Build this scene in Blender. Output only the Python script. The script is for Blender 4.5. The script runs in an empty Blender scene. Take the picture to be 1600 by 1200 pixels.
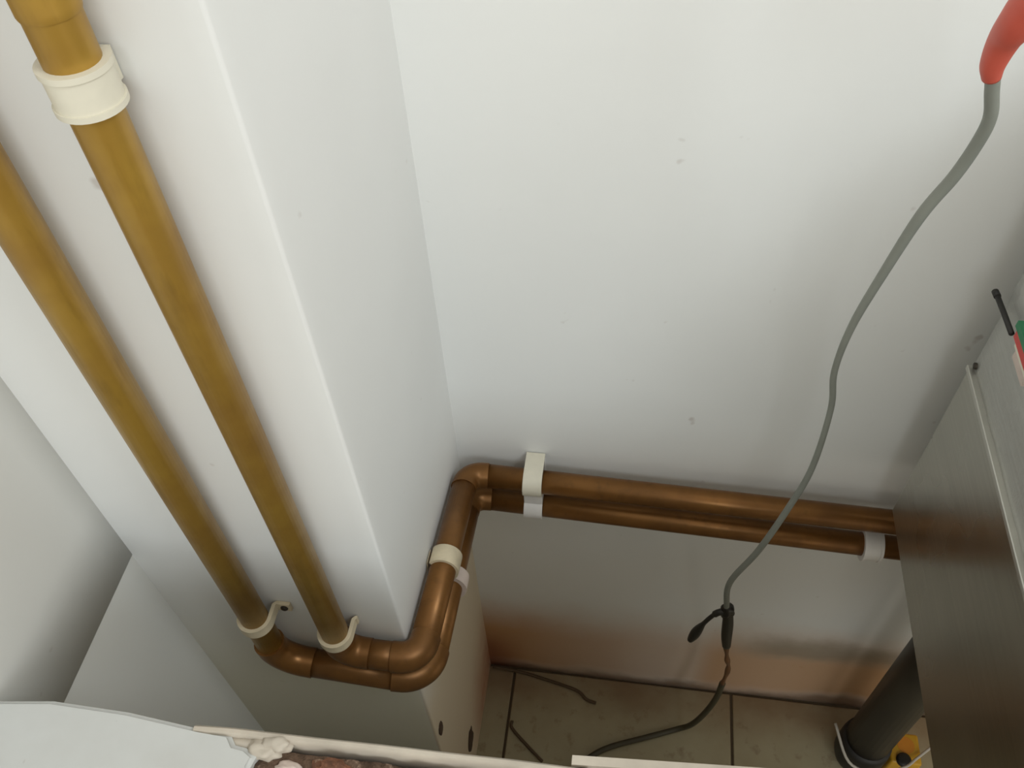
import bpy, bmesh, math, random
from mathutils import Vector, Matrix, noise
random.seed(4)
S = bpy.context.scene
COL = S.collection

# ------------------------------------------------------------------ camera
cam_d = bpy.data.cameras.new('camera'); cam = bpy.data.objects.new('camera', cam_d); COL.objects.link(cam)
cam_d.sensor_width = 36.0; cam_d.sensor_fit = 'HORIZONTAL'
cam_d.lens = 36.0 * 1378.07 / 1600.0
cam_d.clip_start = 0.01
PITCH, YAW, ROLL = 0.871853269, -0.187325311, -0.0649084340
cy, sy, cp, sp = math.cos(YAW), math.sin(YAW), math.cos(PITCH), math.sin(PITCH)
fwd = Vector((sy*cp, cy*cp, -sp)); rgt = Vector((cy, -sy, 0)); upv = rgt.cross(fwd)
cr, sr = math.cos(ROLL), math.sin(ROLL)
ax, ay = cr*rgt + sr*upv, -sr*rgt + cr*upv
az = -fwd
cam.matrix_world = Matrix(((ax.x, ay.x, az.x, 0), (ax.y, ay.y, az.y, 0), (ax.z, ay.z, az.z, 1.5), (0, 0, 0, 1)))
S.camera = cam

# ------------------------------------------------------------------ light
w = bpy.data.worlds.new('world'); S.world = w; w.use_nodes = True
bg = w.node_tree.nodes['Background']; bg.inputs[0].default_value = (1.0, 0.92, 0.77, 1); bg.inputs[1].default_value = 0.80
def area(name, loc, target, size, energy, color):
    l = bpy.data.lights.new(name, 'AREA'); l.shape = 'RECTANGLE'; l.size, l.size_y = size; l.energy = energy; l.color = color
    o = bpy.data.objects.new(name, l); COL.objects.link(o); o.location = loc
    o.rotation_euler = (Vector(target) - Vector(loc)).to_track_quat('-Z', 'Y').to_euler()
    return o
area('window_light', (0.70, -2.3, 2.45), (0.0, 0.6, 1.0), (1.9, 1.5), 31, (0.86, 0.95, 1.0))
area('ceiling_lamp', (1.25, -0.25, 2.75), (0.0, 0.5, 1.0), (0.8, 0.8), 16, (0.88, 0.96, 1.0))
S.view_settings.view_transform = 'Standard'; S.view_settings.look = 'None'
S.view_settings.gamma = 1.0; S.view_settings.use_curve_mapping = False
S.view_settings.exposure = 0.04

# ------------------------------------------------------------------ helpers
def tag(o, label=None, cat=None, group=None, kind=None):
    if label: o['label'] = label
    if cat: o['category'] = cat
    if group: o['group'] = group
    if kind: o['kind'] = kind
    return o
def obj(name, bm, mat, parent=None, smooth=True, loc=None):
    me = bpy.data.meshes.new(name); bmesh.ops.recalc_face_normals(bm, faces=bm.faces[:]); bm.normal_update(); bm.to_mesh(me); bm.free()
    if smooth:
        for p in me.polygons: p.use_smooth = True
    o = bpy.data.objects.new(name, me); COL.objects.link(o)
    me.materials.append(mat)
    if loc: o.location = loc
    if parent:
        o.parent = parent; o.matrix_parent_inverse = Matrix.Translation(-parent.location)
    return o
def thing(name, loc, label, cat, group=None):
    o = bpy.data.objects.new(name, None); COL.objects.link(o); o.location = loc; o.empty_display_size = 0.02
    return tag(o, label, cat, group)
def sharp(o, deg=35):
    me = o.data; bm = bmesh.new(); bm.from_mesh(me)
    for e in bm.edges:
        if len(e.link_faces) == 2 and e.calc_face_angle(0) > math.radians(deg): e.smooth = False
    bm.to_mesh(me); bm.free(); return o
def box(lo, hi, bev=0.0, seg=2, bm=None):
    b = bmesh.new(); bmesh.ops.create_cube(b, size=1)
    lo, hi = Vector(lo), Vector(hi)
    for v in b.verts:
        v.co = Vector(((lo[i] + hi[i]) / 2 + v.co[i] * (hi[i] - lo[i]) for i in range(3)))
    if bev: bmesh.ops.bevel(b, geom=b.edges[:], offset=bev, segments=seg, affect='EDGES', profile=0.5)
    if bm is None: return b
    me = bpy.data.meshes.new('tmp'); b.to_mesh(me); b.free(); bm.from_mesh(me); bpy.data.meshes.remove(me); return bm
def catmull(pts, n=8):
    P = [Vector(p) for p in pts]; P = [2*P[0]-P[1]] + P + [2*P[-1]-P[-2]]; out = []
    for i in range(1, len(P)-2):
        for k in range(n):
            t = k/n
            out.append(0.5*((2*P[i]) + (-P[i-1]+P[i+1])*t + (2*P[i-1]-5*P[i]+4*P[i+1]-P[i+2])*t*t + (-P[i-1]+3*P[i]-3*P[i+1]+P[i+2])*t**3))
    out.append(P[-2]); return out
def sweep(pts, rad, seg=20, bm=None, caps=True):
    bm = bm or bmesh.new(); pts = [Vector(p) for p in pts]
    R = rad if callable(rad) else (lambda t: rad)
    n = len(pts); T = []
    for i in range(n):
        a = pts[max(i-1, 0)]; b = pts[min(i+1, n-1)]; T.append((b-a).normalized())
    u = T[0].orthogonal().normalized(); rings = []
    for i in range(n):
        u = (u - T[i]*u.dot(T[i])).normalized(); v = T[i].cross(u); r = R(i/(n-1))
        rings.append([bm.verts.new(pts[i] + r*(math.cos(2*math.pi*k/seg)*u + math.sin(2*math.pi*k/seg)*v)) for k in range(seg)])
    for i in range(n-1):
        for k in range(seg):
            bm.faces.new((rings[i][k], rings[i][(k+1) % seg], rings[i+1][(k+1) % seg], rings[i+1][k]))
    if caps:
        bm.faces.new(rings[0][::-1]); bm.faces.new(rings[-1])
    return bm
def band(path, axis, width, thick, bm=None):
    """a strip of the given width (along axis) and thickness that follows a flat path"""
    bm = bm or bmesh.new(); axis = Vector(axis).normalized(); pts = [Vector(p) for p in path]; n = len(pts); rows = []
    for i in range(n):
        t = (pts[min(i+1, n-1)] - pts[max(i-1, 0)]).normalized(); nr = t.cross(axis).normalized()
        rows.append([bm.verts.new(pts[i] + axis*sx*width/2 + nr*sn*thick/2) for sx, sn in ((-1, -1), (1, -1), (1, 1), (-1, 1))])
    for i in range(n-1):
        for k in range(4):
            bm.faces.new((rows[i][k], rows[i][(k+1) % 4], rows[i+1][(k+1) % 4], rows[i+1][k]))
    bm.faces.new(rows[0][::-1]); bm.faces.new(rows[-1]); return bm
def slab(lo, hi, n, amp, freq, seed, faces):
    """box whose listed faces ('-y', '+x') are gridded and gently uneven, as hand plastered walls are"""
    bm = box(lo, hi); lo, hi = Vector(lo), Vector(hi)
    bmesh.ops.subdivide_edges(bm, edges=bm.edges[:], cuts=n, use_grid_fill=True)
    for v in bm.verts:
        c = v.co.copy()
        for f in faces:
            i = 'xyz'.index(f[1]); side = hi[i] if f[0] == '+' else lo[i]
            if abs(c[i]-side) < 1e-6:
                d = noise.noise(Vector((c.x*freq+seed, c.y*freq, c.z*freq*0.45))) * amp
                v.co[i] += d
    return bm

# ------------------------------------------------------------------ materials
class N:
    def __init__(s, name):
        s.m = bpy.data.materials.new(name); s.m.use_nodes = True; s.t = s.m.node_tree; s.b = s.t.nodes['Principled BSDF']
    def n(s, typ, **k):
        x = s.t.nodes.new(typ)
        for a, v in k.items():
            if a in x.inputs: x.inputs[a].default_value = v
            else: setattr(x, a, v)
        return x
    def l(s, a, b): s.t.links.new(a, b)
    def coords(s): return s.n('ShaderNodeTexCoord').outputs['Object']
    def noise(s, scale, detail=4, rough=0.55, vec=None, stretch=None):
        x = s.n('ShaderNodeTexNoise'); x.inputs['Scale'].default_value = scale; x.inputs['Detail'].default_value = detail; x.inputs['Roughness'].default_value = rough
        v = vec or s.coords()
        if stretch:
            mp = s.n('ShaderNodeMapping'); mp.inputs['Scale'].default_value = stretch; s.l(v, mp.inputs[0]); v = mp.outputs[0]
        s.l(v, x.inputs['Vector']); return x.outputs['Fac']
    def ramp(s, fac, stops):
        r = s.n('ShaderNodeValToRGB'); e = r.color_ramp.elements
        while len(e) < len(stops): e.new(0.5)
        for i, (p, c) in enumerate(stops):
            e[i].position = p; e[i].color = (c, c, c, 1) if isinstance(c, (int, float)) else (*c, 1)
        s.l(fac, r.inputs[0]); return r.outputs[0]
    def mix(s, fac, a, b, mode='MIX'):
        x = s.n('ShaderNodeMix', data_type='RGBA', blend_type=mode)
        for sock, v in ((x.inputs[0], fac), (x.inputs[6], a), (x.inputs[7], b)):
            if hasattr(v, 'is_output'): s.l(v, sock)
            elif isinstance(v, (int, float)): sock.default_value = v
            else: sock.default_value = (*v, 1)
        return x.outputs[2]
    def math(s, op, a, b=0.0, clamp=False):
        x = s.n('ShaderNodeMath', operation=op, use_clamp=clamp)
        for i, v in ((0, a), (1, b)):
            if hasattr(v, 'is_output'): s.l(v, x.inputs[i])
            else: x.inputs[i].default_value = v
        return x.outputs[0]
    def xyz(s):
        x = s.n('ShaderNodeSeparateXYZ'); s.l(s.coords(), x.inputs[0]); return x.outputs
    def range(s, v, a, b, c=0.0, d=1.0):
        x = s.n('ShaderNodeMapRange', interpolation_type='SMOOTHSTEP'); s.l(v, x.inputs[0])
        for i, q in enumerate((a, b, c, d)): x.inputs[1+i].default_value = q
        return x.outputs[0]
    def out(s, col, rough=0.6, metal=0.0, bump=None, bs=0.1, bd=0.002, spec=0.5):
        for name, v in (('Base Color', col), ('Roughness', rough), ('Metallic', metal), ('Specular IOR Level', spec)):
            if hasattr(v, 'is_output'): s.l(v, s.b.inputs[name])
            elif isinstance(v, tuple): s.b.inputs[name].default_value = (*v, 1)
            else: s.b.inputs[name].default_value = v
        if bump is not None:
            bn = s.n('ShaderNodeBump'); bn.inputs['Strength'].default_value = bs; bn.inputs['Distance'].default_value = bd
            s.l(bump, bn.inputs['Height']); s.l(bn.outputs[0], s.b.inputs['Normal'])
        return s.m

def wall_mat(name, base, stain=0):
    m = N(name)
    c = m.mix(m.ramp(m.noise(3.0, 3), [(0.35, 0.0), (0.7, 1.0)]), base, tuple(x*0.95 for x in base))
    # scattered small marks and nicks in the paint
    sp = m.ramp(m.noise(42.0, 2, 0.5), [(0.74, 0.0), (0.80, 1.0)])
    c = m.mix(m.math('MULTIPLY', sp, 0.35), c, (0.30, 0.22, 0.17))
    X, Y, Z = m.xyz()
    nz = m.noise(6.0, 5, 0.6)
    if stain == 1:   # damp, clay coloured tide marks above the floor on the back wall, plus a painted shadow line
        zz = m.math('ADD', Z, m.math('MULTIPLY', m.math('SUBTRACT', nz, 0.5), 0.10))
        rise = m.math('MULTIPLY', m.range(zz, 0.0, 0.05, 0.6, 1.0), m.range(zz, 0.14, 0.30, 1.0, 0.0))
        lat = m.ramp(m.noise(3.1, 2, 0.5, stretch=(1.0, 0.2, 0.15)), [(0.40, 0.85), (0.58, 1.0)])
        left = m.range(X, -0.10, 0.10, 1.0, 0.6)
        right = m.range(X, 0.10, 0.20, 0.0, 1.0)
        am = m.math('MULTIPLY', m.math('MAXIMUM', left, right), lat, True)
        c = m.mix(m.math('MULTIPLY', m.math('MULTIPLY', rise, am), 0.95, True), c, (0.52, 0.28, 0.12))
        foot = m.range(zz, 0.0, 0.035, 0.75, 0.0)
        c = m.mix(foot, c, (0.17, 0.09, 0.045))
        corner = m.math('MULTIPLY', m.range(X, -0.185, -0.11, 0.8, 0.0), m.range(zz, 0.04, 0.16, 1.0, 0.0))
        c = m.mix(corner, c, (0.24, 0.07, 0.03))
        shadow_line = m.math('MULTIPLY', m.math('MULTIPLY', m.range(zz, 0.15, 0.19, 0.0, 1.0), m.range(zz, 0.20, 0.25, 1.0, 0.0)), m.range(X, 0.18, 0.28, 0.0, 0.6))
        c = m.mix(shadow_line, c, (0.20, 0.18, 0.13))  # dark shadow line above the brown band, painted into the wall colour
    if stain == 2:   # cream old paint low on the side of the chase, reddish at its foot and inner corner
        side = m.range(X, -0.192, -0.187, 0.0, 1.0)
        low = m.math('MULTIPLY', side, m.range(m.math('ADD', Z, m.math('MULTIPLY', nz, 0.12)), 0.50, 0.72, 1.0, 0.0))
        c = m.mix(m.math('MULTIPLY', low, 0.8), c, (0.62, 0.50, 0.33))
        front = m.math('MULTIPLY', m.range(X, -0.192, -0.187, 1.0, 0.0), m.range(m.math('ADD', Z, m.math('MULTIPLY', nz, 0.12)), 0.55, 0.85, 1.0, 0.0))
        c = m.mix(m.math('MULTIPLY', front, 0.7), c, (0.70, 0.64, 0.46))  # yellowed lower front, with the warm tone of its shade put into the colour
        red = m.math('MULTIPLY', m.math('MULTIPLY', side, m.range(Y, 0.42, 0.57, 0.0, 1.0)), m.range(m.math('ADD', Z, m.math('MULTIPLY', nz, 0.1)), 0.10, 0.32, 1.0, 0.0))
        c = m.mix(m.math('MULTIPLY', red, m.ramp(nz, [(0.35, 0.2), (0.6, 1.0)])), c, (0.36, 0.14, 0.06))
    return m.out(c, 0.55, 0, m.noise(26.0, 6, 0.6), 0.25, 0.0012, 0.35)
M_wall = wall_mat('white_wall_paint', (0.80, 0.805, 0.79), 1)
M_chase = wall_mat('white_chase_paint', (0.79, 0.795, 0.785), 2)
M_left = wall_mat('grey_white_paint', (0.68, 0.68, 0.655))
M_left_low = wall_mat('pale_left_wall_paint', (0.74, 0.74, 0.71))  # slightly paler tone for the left wall below the raised part

def copper(name, base, dark, metal, rough):
    m = N(name)
    n1 = m.noise(14.0, 4, 0.6); n2 = m.noise(90.0, 3, 0.6, stretch=(1, 1, 0.2))
    c = m.mix(m.ramp(n1, [(0.35, 0.0), (0.68, 1.0)]), base, dark)
    c = m.mix(m.math('MULTIPLY', m.ramp(n2, [(0.55, 0.0), (0.75, 1.0)]), 0.35), c, tuple(x*0.55 for x in dark))
    return m.out(c, m.range(n1, 0.3, 0.7, rough, rough+0.12), metal, n2, 0.06, 0.0006)
M_ochre = copper('ochre_painted_copper', (0.42, 0.25, 0.040), (0.32, 0.175, 0.030), 0.3, 0.33)
M_cop = copper('bare_copper', (0.25, 0.112, 0.028), (0.16, 0.070, 0.018), 0.55, 0.31)

def plain(name, col, rough=0.5, metal=0.0, var=0.12, scale=30.0, bs=0.1):
    m = N(name); n1 = m.noise(scale, 4)
    c = m.mix(m.ramp(n1, [(0.35, 0.0), (0.7, 1.0)]), col, tuple(x*(1-var) for x in col))
    return m.out(c, rough, metal, n1, bs, 0.0006)
M_clip = plain('ivory_plastic', (0.74, 0.70, 0.58), 0.45)
M_clip_w = plain('white_plastic', (0.78, 0.76, 0.74), 0.45)
M_clip_o = plain('dirty_cream_plastic', (0.72, 0.62, 0.44), 0.5, var=0.35)
M_screw = plain('dark_screw', (0.06, 0.05, 0.04), 0.4, 0.7)
M_plug = plain('pinkish_plaster', (0.66, 0.55, 0.49), 0.8, var=0.25)
M_cable = plain('grey_cable_jacket', (0.23, 0.24, 0.21), 0.55)
M_cable_d = plain('dark_olive_cable', (0.055, 0.048, 0.026), 0.5)
M_cable_r = plain('rusty_wire', (0.20, 0.095, 0.04), 0.7, var=0.5)
M_red = plain('red_insulation', (0.58, 0.10, 0.065), 0.45)
M_tape = plain('black_tape', (0.018, 0.016, 0.012), 0.45)
M_hole = plain('dark_hole', (0.07, 0.04, 0.022), 0.9)
M_yel = plain('yellow_plastic', (0.60, 0.33, 0.02), 0.45)
M_org = plain('orange_print', (0.62, 0.24, 0.02), 0.5)
M_blk = plain('black_rubber', (0.02, 0.018, 0.016), 0.55)
M_grn = plain('green_print', (0.03, 0.22, 0.10), 0.5)
M_redp = plain('red_print', (0.60, 0.07, 0.06), 0.5)
M_wire = plain('pale_grey_wire', (0.55, 0.51, 0.45), 0.5)
M_leg = plain('blackened_steel', (0.05, 0.043, 0.034), 0.42, 0.5)
M_twig = plain('brown_twig', (0.10, 0.065, 0.035), 0.8)

def steel(name, col, rough, wr=0.0):
    m = N(name)
    br = m.noise(60.0, 3, 0.5, stretch=(1, 0.06, 6.0)); cl = m.noise(5.0, 3)
    c = m.mix(m.ramp(br, [(0.3, 0.0), (0.7, 1.0)]), col, tuple(x*0.9 for x in col))
    c = m.mix(m.math('MULTIPLY', m.ramp(cl, [(0.4, 0.0), (0.7, 1.0)]), 0.2), c, tuple(x*0.75 for x in col))
    if wr:
        return m.out(c, m.range(cl, 0.3, 0.7, rough, rough+0.15), 0.7, m.noise(22.0, 5, 0.65), wr, 0.006)
    return m.out(c, m.range(cl, 0.3, 0.7, rough, rough+0.1), 1.0, br, 0.012, 0.0003)
M_steel = steel('brushed_steel', (0.56, 0.55, 0.49), 0.22)
M_film = steel('steel_under_film', (0.55, 0.55, 0.52), 0.34, 0.5)
M_seam = plain('bright_steel_edge', (0.62, 0.61, 0.56), 0.35, 0.8)

def tile_mat():
    m = N('beige_floor_tile'); n1 = m.noise(5.0, 5, 0.6); n2 = m.noise(38.0, 4, 0.6)
    c = m.mix(m.ramp(n1, [(0.3, 0.0), (0.7, 1.0)]), (0.40, 0.36, 0.24), (0.31, 0.265, 0.165))
    c = m.mix(m.math('MULTIPLY', m.ramp(n2, [(0.58, 0.0), (0.72, 1.0)]), 0.5), c, (0.16, 0.10, 0.055))
    X, Y, Z = m.xyz()
    d = m.math('MULTIPLY', m.range(m.math('ADD', Y, m.math('MULTIPLY', n1, 0.05)), 0.53, 0.62, 0.0, 0.85), m.ramp(n1, [(0.35, 0.5), (0.6, 1.0)]))
    c = m.mix(d, c, (0.20, 0.12, 0.06))
    return m.out(c, m.range(n2, 0.3, 0.7, 0.35, 0.6), 0, n2, 0.15, 0.001)
M_tile = tile_mat()
M_grout = plain('dirty_grout', (0.10, 0.07, 0.04), 0.9)
def plaster_mat():
    m = N('ledge_plaster'); n1 = m.noise(9.0, 5, 0.6); n2 = m.noise(60.0, 3)
    c = m.mix(m.ramp(n1, [(0.35, 0.0), (0.7, 1.0)]), (0.56, 0.57, 0.56), (0.49, 0.49, 0.47))
    c = m.mix(m.math('MULTIPLY', m.ramp(n2, [(0.70, 0.0), (0.78, 1.0)]), 0.6), c, (0.17, 0.12, 0.10))
    return m.out(c, 0.6, 0, n1, 0.3, 0.002)
M_plaster = plaster_mat()
M_rim = plain('cream_plaster_edge', (0.54, 0.48, 0.40), 0.6, var=0.2)
def rubble_mat(name, a, b):
    m = N(name); n1 = m.noise(45.0, 6, 0.7); n2 = m.noise(130.0, 4, 0.6)
    c = m.mix(m.ramp(n1, [(0.40, 0.0), (0.56, 1.0)]), a, b)
    c = m.mix(m.ramp(n2, [(0.58, 0.0), (0.70, 0.7)]), c, (0.42, 0.30, 0.22))
    return m.out(c, 0.9, 0, n2, 0.8, 0.004)
M_brick = rubble_mat('broken_brick', (0.20, 0.085, 0.045), (0.10, 0.045, 0.025))
M_mortar = rubble_mat('crumbled_mortar', (0.16, 0.10, 0.065), (0.075, 0.045, 0.028))

# ------------------------------------------------------------------ room shell
YB, YC, XS, XL = 0.600, 0.338, -0.185, -0.420      # back wall, chase front, chase side, left wall
ZL = 0.90                                            # top of the low wall the photographer looks over
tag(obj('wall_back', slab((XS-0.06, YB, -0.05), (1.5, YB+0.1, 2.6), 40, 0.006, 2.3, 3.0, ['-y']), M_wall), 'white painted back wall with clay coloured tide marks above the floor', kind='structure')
bm = slab((XL-0.1, YC, -0.05), (XS, YB+0.1, 2.6), 24, 0.003, 2.0, 9.0, [])
ed = [e for e in bm.edges if all(abs(v.co.x-XS) < 1e-5 and abs(v.co.y-YC) < 1e-5 for v in e.verts)]
bmesh.ops.bevel(bm, geom=ed, offset=0.0025, segments=3, affect='EDGES', profile=0.5)
for v in bm.verts:                                   # hand plastered: gentle waves
    if abs(v.co.y-YC) < 0.007: v.co.y += noise.noise(Vector((v.co.x*3+9, v.co.z*1.3, 2)))*0.003
    if abs(v.co.x-XS) < 0.007: v.co.x += noise.noise(Vector((v.co.y*3+5, v.co.z*1.3, 7)))*0.003
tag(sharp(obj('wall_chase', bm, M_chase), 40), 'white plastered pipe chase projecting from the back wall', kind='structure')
tag(obj('wall_left', box((XL-0.12, -0.6, -0.05), (XL-0.001, YC+0.02, 2.6)), M_left_low, smooth=False), 'plain grey-white wall at the left of the pipe chase', kind='structure')
tag(obj('trim_1', slab((XL-0.05, -0.6, 0.81), (XL, YC+0.02, 2.6), 20, 0.0004, 2.0, 15.0, ['+x']), M_left), 'slightly raised grey upper part of the left wall', kind='structure')
fl = tag(obj('floor', box((-0.6, -2.4, -0.06), (1.5, YB+0.02, -0.004)), M_grout, smooth=False), 'beige tiled floor, stained brown along the back wall', kind='structure')
T = 0.37; tile_mesh = None
for i in range(-2, 4):
    for j in range(-1, 1):
        x0 = 0.23 + (i-1)*T; x1 = x0 + T; y1 = YB - 0.002 + j*T; y0 = y1 - T
        x0 = max(x0, XL+0.001) if i < 0 else x0
        if x1 < XL + 0.05 or x0 > 1.4: continue
        g = 0.0022
        obj('tile', box((x0+g, y0+g, -0.02), (x1-g, y1-g, random.uniform(-0.0006, 0.0006)), 0.0012, 1), M_tile, fl, smooth=False)
# the low wall in front: core, plaster cap, rim and the broken brickwork
wf = tag(obj('wall_front', box((XL, -0.10, -0.05), (0.275, 0.168, ZL-0.030)), M_left, smooth=False), 'low wall in the foreground with a plaster top broken open to the brick', kind='structure')
def prism(outline, z0, z1, bev=0.0):
    bm = bmesh.new(); f = bm.faces.new([bm.verts.new((x, y, z0)) for x, y in outline])
    r = bmesh.ops.extrude_face_region(bm, geom=[f])
    for v in r['geom']:
        if isinstance(v, bmesh.types.BMVert): v.co.z = z1
    bmesh.ops.recalc_face_normals(bm, faces=bm.faces[:])
    if bev: bmesh.ops.bevel(bm, geom=[e for e in bm.edges if all(v.co.z > max(z0, z1)-1e-6 for v in e.verts)], offset=bev, segments=3, affect='EDGES')
    return bm
K = 0.6/0.65
def led(x, y): return (x*K, y*K)
cap = [led(-0.4545, 0.186), led(-0.406, 0.192), led(-0.344, 0.191), led(-0.286, 0.186), led(-0.262, 0.185)]
cap += [led(-0.256, 0.178), led(-0.247, 0.177), led(-0.238, 0.172), led(-0.240, 0.164), led(-0.236, 0.155), led(-0.243, 0.13), led(-0.236, 0.10), led(-0.24, -0.10), led(-0.4545, -0.10)]
sharp(obj('plaster_cap', prism(cap, ZL-0.034, ZL, 0.003), M_plaster, wf), 50)
# recess beside the cap and the lump of filler at its end
obj('filler_patch', prism([led(-0.286, 0.187), led(-0.262, 0.1875), led(-0.235, 0.188), led(-0.232, 0.176), led(-0.246, 0.172), led(-0.262, 0.174), led(-0.282, 0.176)], ZL-0.03, ZL-0.004, 0.003), M_rim, wf)
def lump(c, r, seed, flat=1.0):
    bm = bmesh.new(); bmesh.ops.create_icosphere(bm, subdivisions=3, radius=1)
    for v in bm.verts:
        d = 1 + 0.35*noise.noise(v.co*1.7 + Vector((seed, 0, 0))) + 0.15*noise.noise(v.co*4 + Vector((seed, 5, 0)))
        v.co = Vector((v.co.x*r[0]*d, v.co.y*r[1]*d, v.co.z*r[2]*d*flat)) + Vector(c)
    return bm
obj('plaster_lump', lump((*led(-0.236, 0.178), ZL-0.006), (0.012, 0.007, 0.006), 2.0), M_rim, wf)
obj('plaster_lump', lump((*led(-0.226, 0.183), ZL-0.004), (0.011, 0.006, 0.006), 6.0), M_rim, wf)
rim = [Vector((*led(x, y), ZL-0.005)) for x, y in ((-0.290, 0.1855), (-0.262, 0.187), (-0.228, 0.1875), (-0.19, 0.1880), (-0.146, 0.1890), (-0.10, 0.1895), (-0.054, 0.1905), (-0.03, 0.1905), (0.0, 0.1905))]
bm = bmesh.new(); rows = []
for i, p in enumerate(catmull(rim, 6)):
    jt = noise.noise(Vector((p.x*60, 0, 3)))*0.0012
    rows.append([bm.verts.new(p + Vector((0, dy, dz))) for dy, dz in ((-0.0030+jt, -0.025), (-0.0030+jt, 0.003), (-0.0015, 0.005), (0.001, 0.005), (0.0025, 0.003), (0.0025, -0.025))])
for a, b in zip(rows, rows[1:]):
    for k in range(6): bm.faces.new((a[k], a[(k+1) % 6], b[(k+1) % 6], b[k]))
bm.faces.new(rows[0][::-1]); bm.faces.new(rows[-1])
bmesh.ops.recalc_face_normals(bm, faces=bm.faces[:])
sharp(obj('plaster_rim', bm, M_rim, wf), 40)
a = Vector((*led(-0.012, 0.198), ZL-0.004)); b = Vector((*led(0.13, 0.2065), ZL-0.004))
obj('edge_strip', band([a, a.lerp(b, 0.3), a.lerp(b, 0.7), b], (0, 1, 0), 0.006, 0.005), M_rim, wf, smooth=False)
obj('strip_bed', box((led(-0.012, 0)[0], -0.095, ZL-0.04), (led(0.15, 0)[0], led(0, 0.2005)[1], ZL-0.009)), M_mortar, wf, smooth=False)
# broken bed: mortar rubble as a rough surface, and the brick stubs that stick out of it
bm = bmesh.new(); nx, ny = 90, 48; gv = {}
x0, x1, y0, y1 = led(-0.243, 0)[0], led(0.02, 0)[0], -0.095, led(0, 0.1865)[1]
for i in range(nx+1):
    for j in range(ny+1):
        x = x0+(x1-x0)*i/nx; y = y0+(y1-y0)*j/ny; e = min(i, nx-i, j, ny-j)
        z = ZL-0.010 + noise.noise(Vector((x*55, y*55, 1)))*0.006 + noise.noise(Vector((x*170, y*170, 4)))*0.003
        gv[i, j] = bm.verts.new((x, y, z if e else ZL-0.032))
for i in range(nx):
    for j in range(ny): bm.faces.new((gv[i, j], gv[i+1, j], gv[i+1, j+1], gv[i, j+1]))
obj('mortar_bed', bm, M_mortar, wf)
for k, (x, y, r) in enumerate(((-0.214, 0.168, 0.012), (-0.183, 0.172, 0.016), (-0.150, 0.168, 0.014), (-0.118, 0.173, 0.015), (-0.085, 0.170, 0.013), (-0.055, 0.174, 0.012), (-0.20, 0.150, 0.016), (-0.155, 0.147, 0.015), (-0.10, 0.150, 0.016), (-0.06, 0.152, 0.013))):
    x, y = led(x, y)
    obj('brick', lump((x, y, ZL-0.011), (r*0.8, r*0.45, 0.009), k*3.7, 1.0), M_brick if k % 3 else M_plug, wf, smooth=(k % 2 == 0))

# ------------------------------------------------------------------ pipes
PR, PRV = 0.0141, 0.0127
def arc_corner(a, b, c, r, n=10):
    """fillet points for corner b between a and c"""
    a, b, c = Vector(a), Vector(b), Vector(c); u = (a-b).normalized(); v = (c-b).normalized()
    th = u.angle(v); d = r/math.tan(th/2); p, q = b+u*d, b+v*d
    bis = (u+v).normalized(); o = b + bis*(r/math.sin(th/2)); e1 = (p-o).normalized(); e2 = (q-o); e2 = (e2-e1*e2.dot(e1)).normalized()
    tot = math.pi-th
    return [o + r*(math.cos(tot*i/n)*e1 + math.sin(tot*i/n)*e2) for i in range(n+1)]
def pipe_run(root, pts, mats, er):
    pts = [Vector(p) for p in pts]; cur = pts[0]; rad = [PRV] + [PR]*3
    for i in range(1, len(pts)):
        if i < len(pts)-1:
            arc = arc_corner(pts[i-1], pts[i], pts[i+1], er[i-1], 12)
            obj('pipe_section', sweep([cur, cur.lerp(arc[0], 0.5), arc[0]], rad[i-1], 28), mats[i-1], root)
            ext = 0.006
            u = (arc[0]-arc[1]).normalized(); v = (arc[-1]-arc[-2]).normalized()
            path = [arc[0]+u*ext] + arc + [arc[-1]+v*ext]
            e = obj('elbow', sweep(path, PR+0.0009, 28), mats[i], root); sharp(e, 60)
            cur = arc[-1]
        else:
            obj('pipe_section', sweep([cur, cur.lerp(pts[i], 0.5), pts[i]], rad[i-1], 28), mats[i-1], root)
UP = [(-0.2434, 0.320, 2.2), (-0.2434, 0.320, 0.690), (-0.168, 0.320, 0.688), (-0.168, 0.570, 0.638), (0.47, 0.572, 0.610)]
LO = [(-0.318, 0.320, 2.2), (-0.318, 0.320, 0.652), (-0.166, 0.320, 0.636), (-0.168, 0.570, 0.589), (0.47, 0.572, 0.555)]
up = thing('gas_pipe', UP[0], 'right-hand ochre pipe with a coupling at the top left, upper of two runs', 'pipe')
pipe_run(up, UP, [M_ochre, M_cop, M_cop, M_cop], [0.022, 0.021, 0.019])
lo = thing('gas_pipe', LO[0], 'ochre copper pipe entering at the left picture edge, lower and longer of the two runs', 'pipe')
pipe_run(lo, LO, [M_ochre, M_cop, M_cop, M_cop], [0.034, 0.030, 0.020])
cpl = sweep([(-0.2434, 0.320, z) for z in (1.329, 1.3305, 1.333, 1.40)], lambda t: PRV+(0.0006 if t == 0 else 0.0010), 28)
sharp(obj('coupling', cpl, M_ochre, up), 50)

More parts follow.
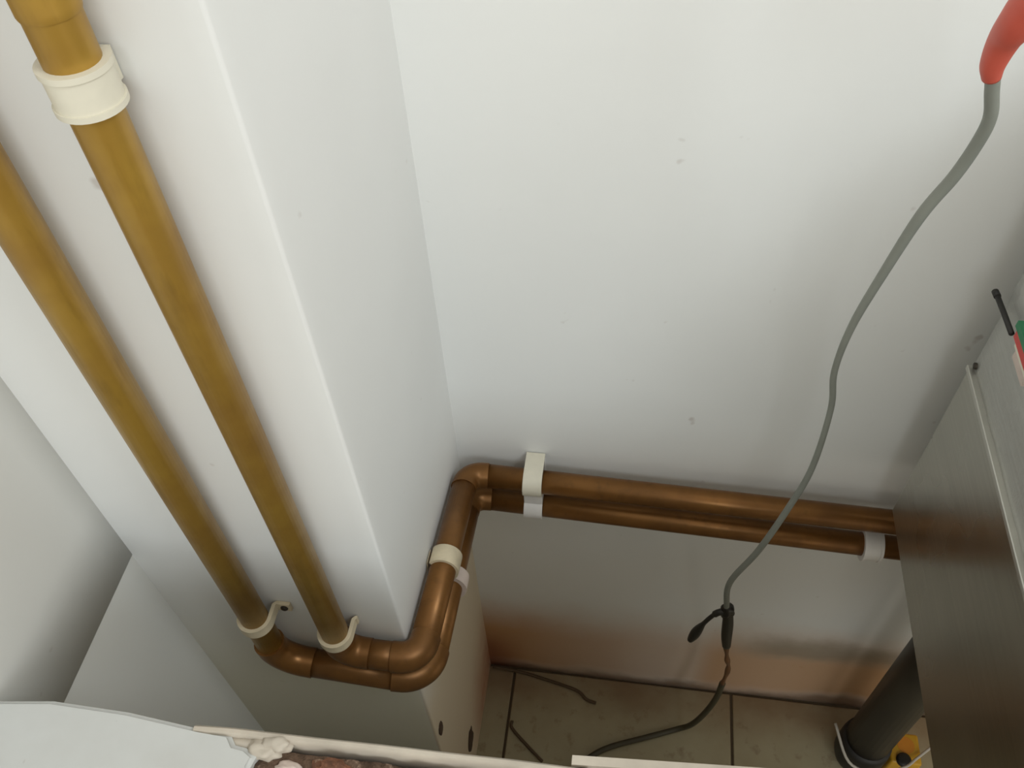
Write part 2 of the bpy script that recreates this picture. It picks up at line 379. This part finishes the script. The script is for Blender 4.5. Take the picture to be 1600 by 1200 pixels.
# ------------------------------------------------------------------ pipe clamps
def clamp(label, c, axis, nrm, wall, width, thick, mat, group='pipe clamps', tab=(0.010, 0.010), lips=False, pads=False, rr=None, screw=True, ring=False):
    c, axis, nrm = Vector(c), Vector(axis).normalized(), Vector(nrm).normalized()
    side = axis.cross(nrm).normalized(); r = (rr or PR) + thick/2
    base = c - nrm*wall                                    # foot on the wall, below the pipe axis
    root = thing('pipe_clamp', base, label, 'clamp', group)
    path = []
    h = thick/2
    path += [base - side*(r+tab[0]) + nrm*h, base - side*(r+0.002) + nrm*h, base - side*r + nrm*(h+0.002)]
    path += [c + r*(-math.cos(t)*side + math.sin(t)*nrm) for t in [math.pi*i/18 for i in range(19)]]
    path += [base + side*r + nrm*(h+0.002), base + side*(r+0.002) + nrm*h, base + side*(r+tab[1]) + nrm*h]
    if ring: screw = False; tab = (0, 0)
    if lips or ring: path = [c + r*(-math.cos(t)*side + math.sin(t)*nrm) for t in [math.radians(-55 + 290*i/28) for i in range(29)]]
    st = obj('strap', band(path, axis, width, thick), mat, root); sharp(st, 40)
    if lips or ring:
        for s in (-1, 1) if lips else ():
            pl = [p + axis*s*(width/2-0.0008) for p in path]
            sharp(obj('lip', band(pl, axis, 0.003, thick+0.002), mat, root), 40)
        b = [base - side*0.008, base + side*0.008]; hh = wall - r - h + 0.0005
        obj('base_block', band([p + nrm*(hh*0.5) for p in (b[0], b[0].lerp(b[1], 0.5), b[1])], axis, width*0.8, hh), mat, root, smooth=False)
    if screw:
        for s, tb in ((-1, tab[0]), (1, tab[1])):
            if tb > 0.007:
                p = base + side*s*(r+tb*0.6) + nrm*thick
                sharp(obj('screw', sweep([p - nrm*0.002, p + nrm*0.0012, p + nrm*0.0022], lambda t: 0.0036 if t < 0.9 else 0.0026, 12), M_screw, root), 40)
    return root
def on(path, i, t): return Vector(path[i]).lerp(Vector(path[i+1]), t)
clamp('wide ivory plastic clip on the right ochre pipe at the top left', (-0.2434, 0.320, 1.2965), (0, 0, 1), (0, -1, 0), YC-0.320, 0.020, 0.0028, M_clip, tab=(0.004, 0.004), lips=True, screw=False, rr=PRV)
clamp('curved cream strap with a dark screw at the bottom of the left vertical pipe', (-0.318, 0.320, 0.739), (0, 0, 1), (0, -1, 0), YC-0.320, 0.012, 0.0035, M_clip_o, tab=(0.004, 0.015), rr=PRV)
clamp('small cream strap at the bottom of the right vertical pipe above its elbow', (-0.2434, 0.320, 0.7265), (0, 0, 1), (0, -1, 0), YC-0.320, 0.011, 0.0035, M_clip_o, tab=(0.003, 0.003), rr=PRV)
p = on(UP, 2, 0.47); clamp('cream band round the upper pipe on the side of the chase', p, Vector(UP[3])-Vector(UP[2]), (1, 0, 0), p.x-XS, 0.022, 0.003, M_clip_o, ring=True)
p = on(LO, 2, 0.49); clamp('pinkish white clip on the lower pipe just below the cream band', p, Vector(LO[3])-Vector(LO[2]), (1, 0, 0), p.x-XS, 0.018, 0.005, M_plug, ring=True)
px = (-0.090+0.168)/(0.47+0.168)
pu, pl_ = on(UP, 3, px), on(LO, 3, px)
dbl = thing('double_pipe_clamp', (pu.x, YB, (pu.z+pl_.z)/2), 'white double clip holding both horizontal pipes on the back wall', 'clamp')
for q, m_ in ((pu, M_clip), (pl_, M_clip_w)):
    r = PR + 0.002; pth = [Vector((q.x, YB-0.003, q.z+0.0245)), Vector((q.x, q.y, q.z+r))] 
    pth = [Vector((q.x, YB-0.002, q.z+r))] + [Vector((q.x, q.y - r*math.sin(t), q.z + r*math.cos(t))) for t in [math.pi*i/18 for i in range(19)]] + [Vector((q.x, YB-0.002, q.z-r))]
    sharp(obj('clip', band(pth, (1, 0, 0), 0.022, 0.004), m_, dbl), 40)
obj('backplate', box((pu.x-0.011, YB-0.006, pl_.z-0.02), (pu.x+0.011, YB+0.004, pu.z+0.008), 0.001), M_clip_w, dbl, smooth=False)
obj('bridge', box((pu.x-0.011, pu.y-0.010, pl_.z+PR+0.001), (pu.x+0.011, YB-0.004, pu.z-PR-0.001), 0.001), M_clip_w, dbl, smooth=False)
px = (0.309+0.168)/(0.47+0.168); p = on(LO, 3, px)
clamp('white clip on the lower horizontal pipe where it passes behind the steel cabinet', p, (1, 0, 0), (0, -1, 0), YB-p.y, 0.020, 0.005, M_clip_w, tab=(0.004, 0.004), lips=True, screw=False)

# ------------------------------------------------------------------ steel cabinet
CX, CY0, CY1, CZ0, CZS, CZ1 = 0.297, 0.02, 0.545, 0.681, 0.912, 1.22
cab = thing('steel_cabinet', (CX+0.3, 0.28, 0.0), 'brushed stainless steel cabinet standing on dark legs at the right', 'cabinet')
obj('lower_body', box((CX, CY0, CZ0), (CX+0.6, CY1, CZS), 0.002), M_steel, cab, smooth=False)
bm = box((CX+0.003, CY0, CZS), (CX+0.6, CY1-0.001, CZ1)); bmesh.ops.subdivide_edges(bm, edges=bm.edges[:], cuts=44, use_grid_fill=True)
for v in bm.verts:
    if abs(v.co.x-CX-0.003) < 1e-5 and v.co.z > CZS+0.004:
        v.co.x += min(0.0, noise.noise(v.co*14)*0.004) + noise.noise(v.co*40)*0.0008
ub = obj('upper_body', bm, M_film, cab); ub['label'] = 'upper side panel under wrinkled film'
obj('seam_trim', box((CX-0.0025, CY0, CZS-0.002), (CX+0.006, CY1, CZS+0.003), 0.0008), M_seam, cab, smooth=False)
obj('corner_screw', sweep([(CX+0.001, 0.540, 0.919), (CX+0.005, 0.540, 0.919)], 0.003, 12), M_screw, cab)
for lx, ly in ((0.424, 0.518), (0.84, 0.518), (0.424, 0.08), (0.84, 0.08)):
    lg = obj('leg', sweep([(lx, ly, 0.075), (lx, ly, 0.38), (lx, ly, CZ0)], 0.033, 28), M_leg, cab)
    ft = bmesh.new(); prof = [(0.036, 0.085), (0.038, 0.07), (0.038, 0.028), (0.034, 0.012), (0.026, 0.003), (0.018, 0.0)]
    rows = [[ft.verts.new((lx+r*math.cos(2*math.pi*k/28), ly+r*math.sin(2*math.pi*k/28), z)) for k in range(28)] for r, z in prof]
    for a, b in zip(rows, rows[1:]):
        for k in range(28): ft.faces.new((a[k], b[k], b[(k+1) % 28], a[(k+1) % 28]))
    ft.faces.new(rows[0]); ft.faces.new(rows[-1][::-1])
    bmesh.ops.recalc_face_normals(ft, faces=ft.faces[:])
    obj('foot', ft, M_blk, lg)
rod = thing('thin_rod', (0.292, 0.55, 0.99), 'thin black rod lying against the upper steel panel at right edge', 'rod')
obj('shaft', sweep([(0.2935, 0.556, 0.9895), (0.2935, 0.53, 0.992), (0.2925, 0.505, 0.9955)], 0.0022, 10), M_blk, rod)
obj('tip', sweep([(0.2935, 0.558, 0.989), (0.2935, 0.551, 0.990)], 0.0028, 10), M_blk, rod)
stk = thing('sticker', (0.2935, 0.492, 0.99), 'small red and green sticker on the steel panel at the right picture edge', 'sticker')
for nm, z0, z1, y1, m_ in (('green_band', 1.003, 1.009, 0.506, M_grn), ('red_band', 0.9965, 1.003, 0.501, M_redp), ('cream_band', 0.994, 0.9965, 0.494, M_clip), ('pink_band', 0.987, 0.994, 0.489, M_plug)):
    obj(nm, box((0.2925, 0.46, z0), (0.299, y1, z1)), m_, stk, smooth=False)

# ------------------------------------------------------------------ hanging cable
cable = thing('hanging_cable', (0.18, 0.46, 1.2), 'long grey cable hanging in front of the white wall, red at its top', 'cable')
main = [(0.181, 0.455, 1.245), (0.188, 0.46, 1.225), (0.195, 0.465, 1.205), (0.196, 0.47, 1.184), (0.193, 0.475, 1.157), (0.185, 0.48, 1.123), (0.178, 0.485, 1.071), (0.171, 0.49, 1.007), (0.172, 0.495, 0.949), (0.182, 0.50, 0.894), (0.185, 0.50, 0.808), (0.178, 0.50, 0.74), (0.163, 0.50, 0.647), (0.144, 0.50, 0.569), (0.149, 0.50, 0.505)]
obj('jacket', sweep(catmull(main, 8), lambda t: 0.0039 - 0.0012*min(1, max(0, (t-0.35)/0.2)) + 0.0008*min(1, max(0, (t-0.65)/0.2)), 14), M_cable, cable)
red = [(0.19, 0.42, 1.50), (0.185, 0.432, 1.32), (0.180, 0.44, 1.279), (0.180, 0.45, 1.26), (0.181, 0.455, 1.244), (0.184, 0.4575, 1.234)]
o = obj('red_sleeve', sweep(catmull(red, 8), lambda t: 0.0105 - 0.0055*max(0, (t-0.3)/0.7), 16), M_red, cable); o['label'] = 'red sleeve'
o = obj('taped_joint', lump((0.151, 0.50, 0.498), (0.0085, 0.0075, 0.012), 1.0), M_tape, cable); o['label'] = 'black taped joint'
o = obj('stub_wire', sweep(catmull([(0.151, 0.499, 0.497), (0.143, 0.498, 0.497), (0.136, 0.497, 0.489), (0.127, 0.493, 0.474), (0.120, 0.491, 0.450), (0.115, 0.49, 0.427)], 6), lambda t: 0.0042 if t < 0.4 else (0.0028 if t < 0.62 else 0.0028+0.0035*math.sin(math.pi*(t-0.62)/0.42)), 12), M_tape, cable)
o = obj('taped_tail', sweep(catmull([(0.152, 0.50, 0.497), (0.156, 0.50, 0.47), (0.160, 0.50, 0.43), (0.164, 0.50, 0.40)], 6), lambda t: 0.0055+0.0016*math.sin(math.pi*t), 12), M_tape, cable)
o = obj('rusty_core', sweep(catmull([(0.163, 0.50, 0.405), (0.172, 0.505, 0.35), (0.180, 0.51, 0.305), (0.180, 0.511, 0.245)], 6), lambda t: 0.0032+0.0008*math.sin(20*t), 10), M_cable_r, cable)
tail = [(0.180, 0.511, 0.25), (0.180, 0.515, 0.18), (0.172, 0.519, 0.101), (0.160, 0.524, 0.035), (0.140, 0.524, 0.006), (0.081, 0.501, 0.0055), (0.035, 0.483, 0.0055), (0.004, 0.464, 0.0055), (-0.03, 0.43, 0.0055)]
o = obj('floor_tail', sweep(catmull(tail, 8), lambda t: 0.0045, 12), M_cable_d, cable); o['label'] = 'dark tail curling onto the floor'

# ------------------------------------------------------------------ small things on the floor
def wire(name, label, cat, pts, r, mat):
    return tag(obj(name, sweep(catmull(pts, 6), r, 8), mat), label, cat)
wire('loose_twig', 'thin brown wire end running from the stained corner across the floor', 'wire', [(-0.178, 0.59, 0.012), (-0.13, 0.590, 0.003), (-0.09, 0.583, 0.003), (-0.032, 0.570, 0.003), (-0.012, 0.556, 0.003), (0.004, 0.552, 0.003)], 0.0028, M_twig)
wire('loose_twig', 'short dark twig on the floor right of the chase, half hidden by the low wall', 'wire', [(-0.133, 0.505, 0.003), (-0.131, 0.493, 0.003), (-0.105, 0.470, 0.003), (-0.075, 0.446, 0.003)], 0.0026, M_twig)
wire('thin_wire', 'pale thin wire looped round the foot of the cabinet leg', 'wire', [(0.372, 0.53, 0.10), (0.39, 0.478, 0.088), (0.43, 0.470, 0.080), (0.475, 0.485, 0.072), (0.50, 0.505, 0.060), (0.53, 0.53, 0.056)], 0.0022, M_wire)
wire('thin_wire', 'pale thin wire hanging from the loop down to the floor beside yellow box', 'wire', [(0.425, 0.468, 0.084), (0.424, 0.462, 0.06), (0.424, 0.455, 0.02), (0.424, 0.44, 0.003), (0.42, 0.40, 0.003)], 0.003, M_wire)
yb = thing('yellow_box', (0.487, 0.475, 0.0), 'small yellow plastic box with an orange spot on the floor at bottom right', 'box')
obj('housing', box((0.464, 0.498, 0.0), (0.511, 0.546, 0.052), 0.004, 3), M_yel, yb)
sharp(obj('orange_spot', sweep([(0.490, 0.527, 0.050), (0.490, 0.527, 0.0524)], 0.013, 20), M_org, yb))
obj('black_knob', sweep([(0.483, 0.503, 0.051), (0.483, 0.503, 0.056), (0.483, 0.503, 0.058)], lambda t: 0.011 if t < 0.9 else 0.008, 16), M_blk, yb)
# chipped holes at the foot of the chase side
for k, (y, z, r) in enumerate(((0.437, 0.10, 0.020), (0.352, 0.395, 0.009))):
    obj('chipped_hole', lump((XS+0.0005, y, z), (0.0022, r*0.8, r*1.5), 11.0+k*5), M_hole, bpy.data.objects['wall_chase'])
